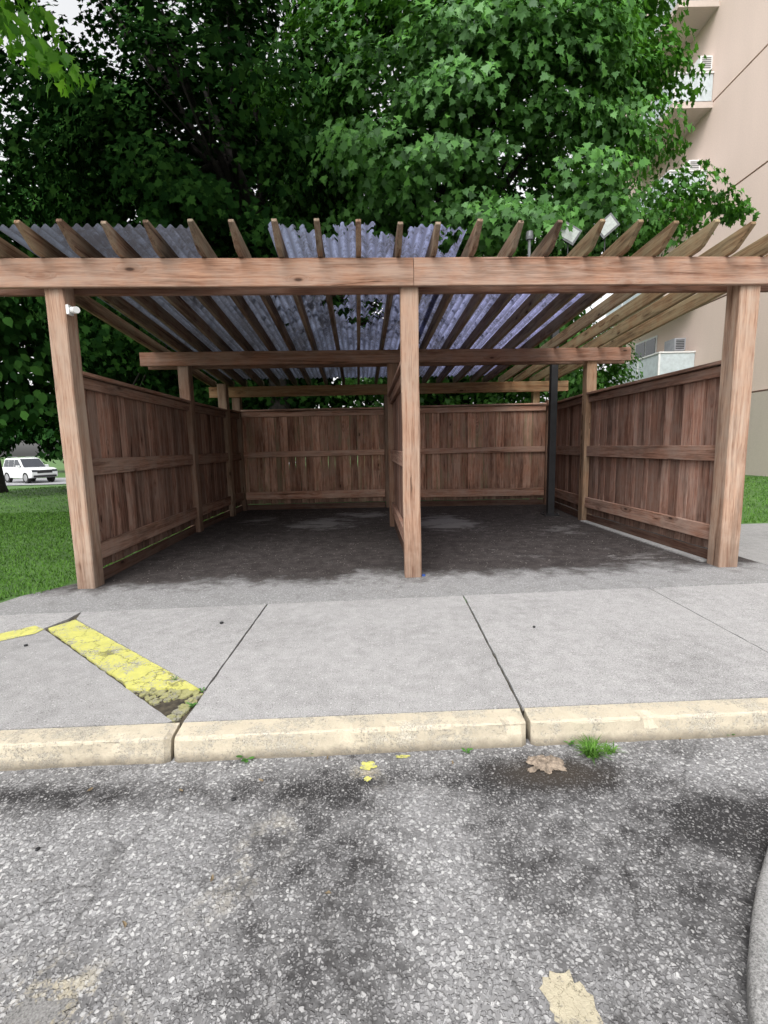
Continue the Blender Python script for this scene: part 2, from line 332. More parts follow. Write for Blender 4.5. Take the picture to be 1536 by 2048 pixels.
def empty(name,loc,label,cat,group=None,rz=0,local=False):
    o=bpy.data.objects.new(name,None); C.objects.link(o); o.location=loc; o.rotation_euler=(0,0,rz); o.empty_display_size=0.2
    o['label']=label; o['category']=cat
    if group: o['group']=group
    if local: o['local']=1
    return o
def tag(o,label,cat,group=None,kind=None):
    o['label']=label; o['category']=cat
    if group: o['group']=group
    if kind: o['kind']=kind
    return o
def struct(o,label,cat): return tag(o,label,cat,None,'structure')
def beam(name,A,B,w,h,mat,parent,tint=(1,1,1),warp=0.002,ch=0.005,segs=5):
    A=Vector(A);B=Vector(B); L=(B-A).length; x=(B-A).normalized()
    upv=Vector((0,0,1)) if abs(x.z)<0.9 else Vector((0,1,0))
    y=upv.cross(x).normalized(); z=x.cross(y)
    R=Matrix((x,y,z)).transposed()
    a,b=w/2,h/2
    prof=[(-a+ch,-b),(a-ch,-b),(a,-b+ch),(a,b-ch),(a-ch,b),(-a+ch,b),(-a,b-ch),(-a,-b+ch)]
    mb=MB(); vs=[]
    for i in range(segs+1):
        dy=random.uniform(-warp,warp); dz=random.uniform(-warp,warp)
        for (py,pz) in prof: vs.append((L*i/segs,py+dy,pz+dz))
    fs=[]
    for i in range(segs):
        for k in range(8): fs.append((i*8+k,i*8+(k+1)%8,(i+1)*8+(k+1)%8,(i+1)*8+k))
    fs+=[tuple(range(8))[::-1],tuple(range(segs*8,segs*8+8))]
    mb.add(vs,fs); o=mb.build(name,mat,parent,A,R); o.color=(*tint,1); return o
# ---------------------------------------------------------------- ground
def sstep(t): t=max(0,min(1,t)); return t*t*(3-2*t)
def gz(x,y):
    z=-0.012-1.17*sstep((-x-3.2)/22)*sstep((y-5)/30)
    if y<3.25: z=-0.3
    return z
def grid(xs,ys,zf):
    mb=MB(); vs=[(x,y,zf(x,y)) for y in ys for x in xs]; n=len(xs)
    fs=[(j*n+i,j*n+i+1,(j+1)*n+i+1,(j+1)*n+i) for j in range(len(ys)-1) for i in range(n-1)]
    mb.add(vs,fs); return mb
xs=[-300,-200,-120,-80,-60,-50]+list(np.arange(-44,12,1.5))+[14,18,25,40,70,120,200,300]
ys=[-200,-60,-20,-5,0,1.5,2.6,3.2,3.27]+list(np.arange(4,12,1.0))+list(np.arange(12,60,2))+[65,75,90,120,180,300,450]
struct(grid(xs,ys,gz).build('ground',M_LAWN,smooth=False),'green lawn around the shelter reaching the far trees','ground')
road=MB(); road.add([(-40,-20,-0.1),(40,-20,-0.1),(40,40*0.0388+1.78,-0.1),(-40,-40*0.0388+1.78,-0.1)],[(0,1,2,3)])
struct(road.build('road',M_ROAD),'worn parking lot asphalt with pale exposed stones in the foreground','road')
KB=lambda x:1.84+0.0388*x          # back line of the kerb
PB=lambda x:3.343+0.0685*x         # back line of the pavement
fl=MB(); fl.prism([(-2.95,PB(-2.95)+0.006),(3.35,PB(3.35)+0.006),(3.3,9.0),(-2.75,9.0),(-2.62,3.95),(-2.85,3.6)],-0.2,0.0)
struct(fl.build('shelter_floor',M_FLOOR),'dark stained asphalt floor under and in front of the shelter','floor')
pth=MB(); pth.prism([(3.356,PB(3.356)+0.01),(14,PB(14)),(14,6.6),(4.5,6.1),(3.356,6.0)],-0.2,0.0)
struct(pth.build('path',M_PATH),'grey concrete path to the right of the shelter','path')
def slab(poly,label,zt=0.0):
    pts=[]
    for i in range(len(poly)):
        a=Vector(poly[i]); b=Vector(poly[(i+1)%len(poly)]); L=(b-a).length; n=max(1,int(min(L,4)/0.05)); nr=Vector((-(b-a).y,(b-a).x)).normalized()
        for k in range(n):
            w=0 if k==0 else .005*noise.noise(Vector((a.x+k*.9,a.y+i,2)))
            q=a.lerp(b,k/n)+nr*w; pts.append((q.x,q.y))
    mb=MB(); mb.prism(pts,-0.2,zt); o=mb.build('pavement',M_PAVE); struct(o,label,'pavement'); return o
g=0.006
slab([(-0.845+g,KB(-.845)+g),(0.56-g,KB(.56)+g),(0.572-g,PB(.57)),(-0.85+g,PB(-.85))],'large concrete pavement slab in the middle, in front of the centre post')
slab([(0.56+g,KB(.56)+g),(1.975-g,KB(1.975)+g),(1.99-g,PB(1.99)),(0.572+g,PB(.57))],'concrete pavement slab second from the right',0.001)
slab([(1.975+g,KB(1.975)+g),(3.4,KB(3.4)+g),(3.4,PB(3.4)),(1.99+g,PB(1.99))],'concrete pavement slab at the right edge',-0.002)
slab([(3.41,KB(3.4)+g),(14,KB(14)+g),(14,PB(14)-.01),(3.41,PB(3.4))],'concrete pavement beyond the right edge')
A0=Vector(G(90,1257)); A1=Vector(G(362,1452)); B0=Vector(G(152,1238)); B1=Vector(G(413,1383))
A1=A0+(A1-A0)*((A0.y-(KB(-.86)+.012))/(A0.y-A1.y))
slab([(-0.85-g,PB(-.85)),(-0.845-g,B1.y+.01),(B1.x-.01,B1.y+.006),(B0.x,B0.y+.006),(B0.x-.05,PB(B0.x-.05))],'triangular concrete slab right of the yellow stripe',-0.001)
slab([(-2.6,KB(-2.6)+g),(A1.x-.02,KB(A1.x-.02)+g),(A1.x-.012,A1.y+.004),(A0.x-.004,A0.y-.006),(A0.x-.12,A0.y-.16)],'triangular concrete slab left of the yellow stripe')
slab([(-2.61,KB(-2.61)+g),(A0.x-.13,A0.y-.15),(A0.x-.012,A0.y+.005),(B0.x-.06,B0.y+.012),(B0.x-.06,PB(B0.x-.06)),(-12,PB(-12)+.3),(-12,KB(-12)+g)],'concrete pavement slab at the left edge',-0.002)
sub=MB(); sub.prism([(-12,1.36),(14,2.39),(14,4.2),(-12,3.0)],-0.25,-0.014)
struct(sub.build('soil_bed',M_DIRT),'dark soil showing in the joints between pavement slabs','soil')
mb=MB(); pl=[]; N=40
for i in range(N+1):
    t=i/N*.97; q=B0.lerp(B1,t); pl.append((q.x+random.uniform(-.003,.003),q.y-.004+random.uniform(-.003,.003)))
for i in range(12):
    t=i/11; q=B0.lerp(B1,.975).lerp(A0.lerp(A1,.73),t); pl.append((q.x+random.uniform(-.025,.015),q.y+random.uniform(-.02,.02)))
for i in range(N+1):
    t=.71*(1-i/N); q=A0.lerp(A1,t); off=Vector((.008,.008)); pl.append((q.x+off.x+random.uniform(-.004,.004),q.y+off.y+random.uniform(-.004,.004)))
mb.prism(pl,-0.1,-0.002)
struct(mb.build('painted_stripe',M_YEL,bevel=0),'cracked bright yellow painted stripe running diagonally across the pavement','painted line')
mb=MB()
for i in range(260):
    t=random.uniform(0,1)**1.1; e0=B0.lerp(B1,.95+.05*t); e1=A0.lerp(A1,.70+.28*t); p=e0.lerp(e1,random.uniform(.03,.97))
    if t>.6: p=B1.lerp(A1,random.uniform(.1,.95))+Vector((random.uniform(-.05,-.005),random.uniform(-.03,.03)))
    if p.y<KB(p.x)+.02: continue
    r=random.uniform(.003,.024)*(1-.3*t); n=random.choice((5,6,7)); ph=random.random()*6
    mb.prism([(p.x+r*random.uniform(.6,1.2)*math.cos(ph+k*6.283/n),p.y+r*random.uniform(.6,1.2)*math.sin(ph+k*6.283/n)) for k in range(n)],-0.05,random.uniform(-.013,-.004))
M_RUB=concrete('rubble_concrete',(0.26,0.25,0.20),.5,((0.38,0.37,0.14),0.48,.7))
tag(mb.build('concrete_rubble',M_RUB),'crumbled mossy concrete pieces at the lower end of the yellow stripe','rubble',kind='stuff')
ps=MB(); q=[G(0,1268),G(70,1252),G(88,1259),G(70,1268),G(0,1283),G(-60,1292),G(-60,1280)]; ps.add([(x,y,0.003) for x,y in q],[tuple(range(len(q)))])
struct(ps.build('painted_line',M_YEL),'short faded yellow line at the left edge of the pavement','painted line')
def paint_patch(cx,cy,r,sx,label,mat,seed):
    random.seed(seed); x,y=G(cx,cy,-0.096); n=36
    pts=[]
    for k in range(n):
        an=k*2*math.pi/n; rr=r*(0.85+0.4*noise.noise(Vector((math.cos(an)*1.7+seed,math.sin(an)*1.7,seed*.3)))+.25*noise.noise(Vector((math.cos(an)*5+seed,math.sin(an)*5,seed*.3))))
        pts.append((x+rr*sx*math.cos(an),y+rr*math.sin(an),-0.096))
    m=MB(); m.add(pts,[tuple(range(n))]); struct(m.build('paint_patch',mat),label,'painted mark')
paint_patch(1145,2018,0.078,0.82,'cracked cream paint patch on the road at the bottom right',M_CREAM,3)
M_FAINT=concrete('faint_cream_paint',(0.20,0.195,0.19),0.3,((0.40,0.36,0.27),0.55,.8))
paint_patch(75,2030,0.045,1.6,'faded cream paint patch on the road at the bottom left',M_FAINT,5)
paint_patch(737,1530,0.028,1.3,'small yellow paint fleck on the road below the middle kerb',M_YEL,8)
paint_patch(805,1513,0.011,3.0,'thin yellow paint fleck beside the kerb',M_YEL,9)
paint_patch(735,1557,0.013,1.2,'tiny yellow paint fleck farther from the kerb',M_YEL,11)
random.seed(21)
def kerb(x0,x1,label,mat=M_KERB):
    n=max(2,int((x1-x0)/0.02)) if x1<5 else 20; prof=[(0.0,-0.25),(0.0,0.0),(-0.050,0.0),(-0.094,-0.001),(-0.101,-0.005),(-0.104,-0.013),(-.106,-.05),(-0.110,-0.10),(-0.114,-0.25)]
    mb=MB(); vs=[]; k=len(prof)
    for i in range(n+1):
        x=x0+(x1-x0)*i/n; e=0.012 if i in(0,n) else 0
        chip=max(0,noise.noise(Vector((x*9,5,0)))-.2)*.035+max(0,noise.noise(Vector((x*31,8,0)))-.25)*.02
        for j,(dy,z) in enumerate(prof):
            w=noise.noise(Vector((x*3,j*.4,0)))*0.006+noise.noise(Vector((x*22,j*1.7,3)))*0.003 if 1<j<8 else 0
            cc=chip if j in(3,4,5) else 0
            vs.append((x,KB(x)+dy+w+(e if j>1 else 0)+cc,z+w*0.3-cc*.6-(e*0.5 if 1<j<8 else 0)))
    fs=[(i*k+j,i*k+j+1,(i+1)*k+j+1,(i+1)*k+j) for i in range(n) for j in range(k-1)]
    fs+=[tuple(range(k)),tuple(range(n*k,n*k+k))[::-1]]
    mb.add(vs,fs); struct(mb.build('kerb',mat,smooth=False),label,'kerb')
kerb(-0.838,0.551,'worn cream painted kerb stone in the middle')
kerb(0.571,4.5,'worn cream painted kerb stone on the right')
kerb(-5,-0.852,'worn cream painted kerb stone on the left')
kerb(4.51,14,'cream painted kerb stone beyond the right edge')
pl=[G(*q,-.1) for q in ((1560,1650),(1532,1720),(1512,1790),(1500,1860),(1493,1940),(1494,2020),(1505,2120),(1540,2300))]
pl=[tuple(q) for q in pl]+[(pl[-1][0]+1.0,pl[-1][1]),(pl[0][0]+1.2,pl[0][1]+.1)]
mb=MB(); mb.prism(pl,-.15,-.05); struct(mb.build('concrete_island',M_PATH,bevel=.014,smooth=True),'smooth grey concrete edge at the lower right corner of the road','island')
struct(grid(list(np.arange(-70,-6,1.5)),[34.5,36,38,40,42,44],lambda x,y:gz(x,y)+0.05).build('street',M_FARROAD),'distant grey street beyond the lawn','street')
# ---------------------------------------------------------------- shelter
TH=0.048; ct,st_=math.cos(TH),math.sin(TH)
def P(s,l,z=0.0): return Vector((-2.44+s*ct-l*st_,3.76+s*st_+l*ct,z))
RS=0.066; rz=lambda l:2.526-RS*l
sh=empty('wooden_shelter',(0.25,6.2,0),'reddish wooden open-fronted shelter with slatted pergola roof and blue corrugated sheets','shelter')
def post(x,y,h,w=0.14,tint=(1,1,1)):
    return beam('post',(x,y,0.0),(x,y,h),w,w,W_POST,sh,tint,0.003,0.008,8)
p=P(0,.075); post(p.x,p.y,2.51,0.145,(1.0,.96,.94)); p=P(2.68,.075); post(p.x,p.y,2.51,0.142,(.95,.87,.83)); p=P(5.43,.075); post(p.x,p.y,2.51,0.165,(1.08,1.04,1.02))
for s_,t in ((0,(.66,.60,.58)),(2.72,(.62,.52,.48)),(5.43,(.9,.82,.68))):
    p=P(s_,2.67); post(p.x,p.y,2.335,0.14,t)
post(-2.57,7.9,2.15,.14,(.75,.72,.66)); post(-2.56,8.6,2.1,.14,(.6,.55,.5)); post(2.78,8.78,2.1,.12,(1,.97,.7)); post(2.96,8.55,1.85,.12,(.6,.5,.45)); post(0.1,8.62,2.1,.12,(.5,.45,.42))
def bm_(nm,s0,s1,l,top,h,w=0.038,t=(1,1,1),mat=None):
    return beam(nm,P(s0,l,top-h/2),P(s1,l,top-h/2),w,h,mat or W_BEAM,sh,t,0.0025)
bm_('front_beam',-.55,2.705,-.021,2.524,.205,t=(1,.97,.95)); bm_('front_beam',2.709,6.0,-.021,2.526,.207,t=(1.04,1.02,1.02))
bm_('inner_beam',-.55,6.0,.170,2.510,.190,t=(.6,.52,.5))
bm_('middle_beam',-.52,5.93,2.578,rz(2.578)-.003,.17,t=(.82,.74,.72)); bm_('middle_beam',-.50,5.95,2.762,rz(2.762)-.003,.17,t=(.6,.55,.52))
beam('rear_beam',(-3.0,8.50,rz(4.73)-.12),(3.3,8.62,rz(4.73)-.12),.038,.18,W_BEAM,sh,(.85,.8,.55))
rot=Matrix.Rotation(TH,3,'Z')@Matrix.Rotation(math.radians(90),3,'Z')@Matrix.Rotation(math.atan(RS),3,'Y')
RH=.135
for k in range(-1,21):
    s_=-.03+.29*k+random.uniform(-.012,.012); Lr=5.45
    o_=MB(); l0=-.30+random.uniform(-.025,.025)
    y=.019
    prof=[(0,RH-.022),(.008,RH),(Lr,RH),(Lr,0),(.20,0),(.155,.012)]
    o_.sideprism(prof,-y,y)
    t=random.uniform(.8,1.15); tint=(t,t*.97,t*.95)
    if k in(-1,0): tint=(1.1,1.02,.88)
    if k>=14: tint=(1.05,1.03,.82)
    if k>=17: tint=(1.3,1.29,1.02)
    r=o_.build('rafter',W_RAFT,sh,P(s_,l0,rz(l0)+.001),rot@Matrix.Rotation(random.uniform(-.006,.006),3,'Z'),bevel=.003,seg=1); r.color=(*tint,1)
def sheet(s0,s1,l0,l1,edge,holes,zoff,jag):
    st=0.072/8; ns=int((s1-s0)/st); nl=int((l1-l0)/0.035); mb=MB(); vs=[];
    for j in range(nl+1):
        l=l0+(l1-l0)*j/nl
        for i in range(ns+1):
            s_=s0+i*st
            vs.append((s_,l,rz(l)+RH+.016+zoff+.014*math.sin(2*math.pi*s_/.072)+.008*noise.noise(Vector((s_*1.3,l*.8,zoff*50)))))
    fs=[]
    for j in range(nl):
        l=l0+(l1-l0)*(j+.5)/nl
        for i in range(ns):
            s_=s0+(i+.5)*st
            e=edge(s_)+jag*noise.noise(Vector((s_*9,1.3,zoff*100)))
            if l<e: continue
            h=False
            for (hs,hl,hr,hq) in holes:
                dd=math.hypot((s_-hs),(l-hl)*hq)
                if dd<hr*(1+.9*noise.noise(Vector((s_*11,l*7,2.2)))+.9*noise.noise(Vector((s_*30,l*20,5)))): h=True;break
            if h: continue
            a_=j*(ns+1)+i; fs.append((a_,a_+1,a_+ns+2,a_+ns+1))
    mb.add(vs,fs)
    me=bpy.data.meshes.new('roof_sheet'); me.from_pydata(mb.v,[],mb.f)
    bm=bmesh.new(); bm.from_mesh(me); bmesh.ops.delete(bm,geom=[v for v in bm.verts if not v.link_faces],context='VERTS')
    for f in bm.faces: f.smooth=True
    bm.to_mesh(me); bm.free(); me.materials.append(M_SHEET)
    o=bpy.data.objects.new('roof_sheet',me); C.objects.link(o); place(o,sh,P(0,0,0),(0,0,TH)); return o
sheet(-.25,1.14,-.24,5.0,lambda s:-.17,[],0.0,.02)
sheet(1.07,1.70,.4,5.0,lambda s:.62,[(1.4,2.0,.05,.6)],.006,.12)
sheet(1.64,3.10,-.24,5.0,lambda s:-.19+(.14 if 2.52<s<2.66 else 0)+(.03 if s>2.66 else 0),[(2.02,-.14,.13,1.0),(2.55,-.16,.13,1.0),(1.95,.95,.07,.5),(2.05,1.25,.12,.7),(2.1,1.6,.07,.5),(2.35,.75,.06,.4),(2.45,1.5,.09,.35),(2.36,1.9,.07,.4),(3.0,.1,.08,.6),(2.2,1.9,.06,.6),(2.75,1.1,.05,.5)],0.0,.05)
sheet(3.04,4.78,.3,5.0,lambda s:.50,[(3.5,.6,.08,.6)],.006,.08)
rr_=random.Random(5); mb=MB()
for i in range(1900):
    if rr_.random()<.55: s_=rr_.gauss(2.2,.55); l=rr_.gauss(1.6,.9)
    else: s_=rr_.uniform(-.2,4.0); l=rr_.uniform(.6,4.6)
    if not(-.2<s_<4.7 and .55<l<4.9): continue
    q=P(s_,l,rz(l)+RH+.036+rr_.random()*.01); a_=rr_.uniform(.008,.036); an=rr_.uniform(0,6.28); k=6
    mb.add([(q.x+a_*rr_.uniform(.5,1.1)*math.cos(an+j*6.283/k),q.y+a_*rr_.uniform(.7,1.5)*math.sin(an+j*6.283/k),q.z) for j in range(k)],[tuple(range(k))])
tag(mb.build('leaf_litter',M_DEBRIS),'dark dead leaves and dirt lying on the corrugated roof sheets','leaf litter',kind='stuff')
def panel(A,B,top,side,bmat,cap=True,lowz=.11,tint=(1,1,1),gapmax=.003,slits=None,rails=((.98,.14),(.27,.14))):
    A=Vector((*A,0));B=Vector((*B,0)); L=(B-A).length; an=math.atan2(B.y-A.y,B.x-A.x)
    mb=MB(); x=0.0
    while x<L-.02:
        w=random.choice([.09,.135,.137,.14,.12]); gp=random.uniform(.001,gapmax); sl=0
        if slits and slits[0]<x/L<slits[1] and random.random()<.55: sl=random.uniform(.004,.009)
        x1=min(L,x+w); dz=random.uniform(-.006,.006); dy=random.uniform(-.003,.003)
        ya,yb=(0.0,.018) if side<0 else (-.018,0.0)
        ya+=dy; yb+=dy; c=.002
        vs=[]; zl=(lowz+dz,lowz+.22,lowz+.34,.70,.82,1.02,top-.035)
        for q_,z in enumerate(zl):
            jx=random.uniform(-.001,.001); gg=gp+(sl if q_ in(4,5) else 0)
            if q_==5: gg=gp+sl*.3
            for (px,py) in ((x+c+jx,ya),(x1-gg-c+jx,ya),(x1-gg+jx,ya+c),(x1-gg+jx,yb-c),(x1-gg-c+jx,yb),(x+c+jx,yb),(x+jx,yb-c),(x+jx,ya+c)): vs.append((px,py,z))
        m_=len(zl)
        fs=[(i*8+k,i*8+(k+1)%8,i*8+8+(k+1)%8,i*8+8+k) for i in range(m_-1) for k in range(8)]+[tuple(range(8))[::-1],tuple(range(8*m_-8,8*m_))]
        mb.add(vs,fs); x=x1
    fp=mb.build('fence_panel',bmat,sh,A,(0,0,an)); fp.color=(*tint,1)
    def rail(nm,z,h,ya,yb):
        m=MB(); m.box((.072,ya,z-h/2),(L-.072,yb,z+h/2)); r=m.build(nm,W_RAIL,fp,(0,0,0),bevel=.004,seg=1); t=random.uniform(.9,1.15); r.color=(t*tint[0],t*tint[1],t*tint[2],1)
    s=side; y0,y1=(-.042,-.004) if s<0 else (.004,.042)
    rail('middle_rail',rails[0][0],rails[0][1],y0,y1); rail('bottom_rail',rails[1][0],rails[1][1],y0,y1); rail('top_rail',top-.035-.05,.09,y0,y1)
    if cap: rail('cap_board',top-.015,.03,-.075,.075)
    m=MB(); m.box((.072,-.010,0.0),(L-.072,.010,lowz-.012)); m.build('kick_board',W_RAIL,fp,(0,0,-0.0)).color=(.35,.33,.33,1)
    return fp
def xy(v): return (v.x,v.y)
panel(xy(P(0,.075)),xy(P(0,2.67)),1.745,-1,W_BOARD,tint=(1.0,.97,.95))
panel(xy(P(0,2.67)),(-2.57,7.9),1.745,-1,W_BOARD,tint=(.8,.78,.75))
panel((-2.57,7.9),(-2.56,8.6),1.76,-1,W_BOARDB,tint=(.7,.65,.6))
panel(xy(P(5.43,.075)),xy(P(5.43,2.67)),1.77,1,W_BOARD,tint=(1.05,1.02,1.02))
panel(xy(P(5.43,2.67)),(2.96,8.55),1.77,1,W_BOARD,tint=(.85,.8,.78))
panel(xy(P(2.68,.075)),xy(P(2.72,2.67)),1.79,1,W_BOARD,tint=(1.0,.95,.95))
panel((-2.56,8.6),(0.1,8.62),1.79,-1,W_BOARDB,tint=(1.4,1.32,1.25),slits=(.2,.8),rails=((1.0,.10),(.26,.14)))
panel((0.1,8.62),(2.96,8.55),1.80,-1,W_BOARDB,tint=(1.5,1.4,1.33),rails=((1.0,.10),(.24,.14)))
mb=MB(); a0=P(5.33,.2); a1=P(5.33,2.6); a2=P(5.42,2.6); a3=P(5.42,.2)
mb.prism([xy(a0),xy(a3),xy(a2),xy(a1)],-.05,.012); struct(mb.build('edging',M_PATH),'pale concrete edging strip along the base of the right fence','edging')
# ---------------------------------------------------------------- security camera
q=P(.085,.03,2.17)
dv=empty('security_camera',(q.x,q.y,2.17),'small white security camera on the front left post','security camera',local=True)
mb=MB(); mb.box((-.012,-.03,-.03),(.01,.03,.04)); mb.build('mount',M_WHITE,dv,bevel=.004)
mb=MB(); mb.tube([(-.01,0,.01),(.03,-.02,.015),(.05,-.03,.012)],.009,8); mb.build('arm',M_WHITE,dv)
mb=MB(); mb.tube([(.02,0.0,.0),(.045,-.02,-.002),(.095,-.07,-.012)],[.018,.024,.024],12); mb.build('housing',M_WHITE,dv)
# ---------------------------------------------------------------- lamp post
LX,LY=2.56,7.25
lp=empty('lamp_post',(LX,LY,0),'black steel lamp post rising through the shelter roof with two floodlights','lamp post',local=True)
mb=MB(); mb.box((-.05,-.05,0.02),(.05,.05,3.70)); mb.build('pole',M_BLACK,lp,bevel=.008)
mb=MB(); mb.box((-.11,-.11,0),(.11,.11,.02)); 
for sx in(-1,1):
    for sy in(-1,1): mb.tube([(sx*.08,sy*.08,.0),(sx*.08,sy*.08,.045)],.012,6)
mb.build('base_plate',M_BLACK,lp)
mb=MB(); mb.tube([(-.42,0,3.71),(.75,0,3.71)],.015,10); mb.build('cross_arm',M_BLACK,lp)
mb=MB(); mb.tube([(-.40,0,3.72),(-.40,0,3.98)],.022,10); mb.tube([(-.40,0,3.98),(-.40,0,4.02),(-.40,0,4.09)],[.05,.055,.045],12); mb.build('photocell',M_GREYM,lp)
for fx,fz,ry,rzz in ((.17,4.05,.6,-.3),(.70,4.14,-.65,-.3)):
    R=Matrix.Rotation(rzz,3,'Z')@Matrix.Rotation(math.radians(8),3,'X')@Matrix.Rotation(ry,3,'Y')
    mb=MB(); mb.box((-.13,-.03,-.105),(.13,.035,.105))
    for i in range(7): mb.box((-.11+i*.035,.035,-.09),(-.102+i*.035,.06,.09))
    fl_=mb.build('flood_lamp',M_GREYM,lp,(fx,0,fz),R,bevel=0)
    mb=MB(); mb.box((-.105,-.036,-.08),(.105,-.031,.08)); mb.build('lamp_cover',M_LAMP,fl_)
    mb=MB(); mb.tube([(fx,0.05,3.72),(fx,.05,fz)],.010,8); mb.build('lamp_bracket',M_BLACK,lp)
# ---------------------------------------------------------------- foliage
RIGHT=[(.05,.02),(.34,-.02),(.26,.12),(.56,.32),(.40,.38),(.27,.44),(.31,.62),(.13,.62)]
MAPLE=np.array([(0,.0)]+RIGHT+[(0,.95)]+[(-x,y) for x,y in RIGHT[::-1]],float)
OVAL=np.array([(0,0),(.28,.25),(.3,.6),(0,1),(-.3,.6),(-.28,.25)],float)
def leafmesh(name,mat,parent,pts,nrm,tip,size,shape,origin):
    n=len(pts); k=len(shape)
    nrm=nrm/np.linalg.norm(nrm,axis=1,keepdims=True)
    tip=tip-nrm*np.sum(tip*nrm,axis=1,keepdims=True); tip/=np.linalg.norm(tip,axis=1,keepdims=True)+1e-9
    side=np.cross(tip,nrm)
    sx=shape[:,0][None,:,None]; sy=(shape[:,1]-.4)[None,:,None]
    fold=(np.abs(shape[:,0])*0.25-((shape[:,1]-.4)**2)*0.35)[None,:,None]
    V=pts[:,None,:]+size[:,None,None]*(side[:,None,:]*sx+tip[:,None,:]*sy+nrm[:,None,:]*fold)
    V=V-np.array(origin)[None,None,:]
    me=bpy.data.meshes.new(name); me.vertices.add(n*k); me.vertices.foreach_set('co',V.reshape(-1).astype(np.float32))
    me.loops.add(n*k); me.loops.foreach_set('vertex_index',np.arange(n*k,dtype=np.int32))
    me.polygons.add(n); me.polygons.foreach_set('loop_start',np.arange(0,n*k,k,dtype=np.int32))
    try: me.polygons.foreach_set('loop_total',np.full(n,k,dtype=np.int32))
    except Exception: pass
    me.update(calc_edges=True); me.validate()
    me.materials.append(mat); o=bpy.data.objects.new(name,me); C.objects.link(o)
    if parent: o.parent=parent
    else: o.location=origin
    return o
def clump_leaves(clumps,per,size,seed,updir=.55):
    r=np.random.default_rng(seed); Pn=[];Nn=[];Tn=[];Sn=[]
    for (c,rad,cc,dens) in clumps:
        m=max(8,int(per*dens))
        d=r.normal(size=(m,3)); d/=np.linalg.norm(d,axis=1,keepdims=True)
        d[:,2]=np.where((d[:,2]<-.2)&(r.random(m)<.6),-d[:,2],d[:,2])
        f=r.random(m)**.45
        p=np.array(c)+d*f[:,None]*np.array(rad)
        out=(np.array(c)-np.array(cc)); out=out/(np.linalg.norm(out)+1e-6)
        hor=out.copy(); hor[2]=0; pr=(p-np.array(c))@hor
        p[:,2]-=0.35*np.abs(pr)*(pr>0)
        nn=.5*d+.75*out[None,:]+np.array([0,-.15,updir])[None,:]+r.normal(size=(m,3))*.36
        tt=.6*out[None,:]+np.array([0,0,-.7])[None,:]+r.normal(size=(m,3))*.55
        Pn.append(p);Nn.append(nn);Tn.append(tt);Sn.append(size*r.uniform(.6,1.25,m))
    return np.concatenate(Pn),np.concatenate(Nn),np.concatenate(Tn),np.concatenate(Sn)
def ell_clumps(c,R,n,cr_,seed,zmin=1.7,shell=.72,back=1.0):
    r=np.random.default_rng(seed); out=[]
    while len(out)<n:
        d=r.normal(size=3); d/=np.linalg.norm(d)
        if d[1]>back: continue
        f=shell+(1-shell)*r.random() if r.random()<.78 else r.uniform(.25,shell)
        p=np.array(c)+d*f*np.array(R)
        if p[2]<zmin: continue
        k=cr_*r.uniform(.6,1.35)
        out.append((p,(k*1.15,k*1.15,k*.62),np.array(c),(k/cr_)**2))
    return out
def tree(name,base,ch,c,R,n,per,cr_,lsize,lmat,label,cat,seed,shape=MAPLE,extra=(),tr=.2,zmin=1.7,group=None,limbs=22,shell=.72,back=1.0):
    bx,by=base; z0=gz(bx,by) if by>3.3 else 0
    t=empty(name,(bx,by,z0),label,cat,group,local=True)
    org=(bx,by,z0)
    cl=ell_clumps(c,R,n,cr_,seed,zmin,shell,back)+[(np.array(e[0]),(e[1]*1.1,e[1]*1.1,e[1]*.65),np.array(c),(e[1]/cr_)**2*1.1) for e in extra]
    p,nn,tt,ss=clump_leaves(cl,per,lsize,seed+1)
    leafmesh('crown',lmat,t,p,nn,tt,ss,shape,org)
    rd=random.Random(seed); mb=MB(); o=Vector(org)
    top=Vector((c[0],c[1],c[2]+R[2]*.3)); b0=Vector((bx,by,z0-.1)); fork=Vector((bx+rd.uniform(-.2,.2),by,ch))
    pts=[b0,b0+Vector((0,0,.35)),b0.lerp(fork,.5)+Vector((rd.uniform(-.08,.08),0,0)),fork,fork.lerp(top,.5)+Vector((rd.uniform(-.3,.3),0,0)),top]
    mb.tube([q-o for q in pts],[tr*1.5,tr*1.1,tr,tr*.9,tr*.55,tr*.15],10)
    idx=rd.sample(range(len(cl)),min(limbs,len(cl)))
    for i in idx:
        e=Vector(cl[i][0]); s0=rd.uniform(0,.75); st0=fork.lerp(top,s0) if s0>0 else fork
        mid=st0.lerp(e,.5)+Vector((rd.uniform(-.2,.2),rd.uniform(-.2,.2),rd.uniform(.1,.5)))
        r_=tr*rd.uniform(.22,.42)
        mb.tube([st0-o,st0.lerp(mid,.5)-o+Vector((0,0,.12)),mid-o,e-o],[r_,r_*.8,r_*.6,r_*.15],6)
        for _ in range(2):
            e2=e+Vector((rd.uniform(-.7,.7),rd.uniform(-.7,.7),rd.uniform(-.5,.4))); mb.tube([mid-o,mid.lerp(e2,.6)-o,e2-o],[r_*.4,r_*.25,r_*.06],5)
    mb.build('trunk',M_BARK,t,(0,0,0),smooth=True)
    return t
MG='large maple trees behind the shelter'
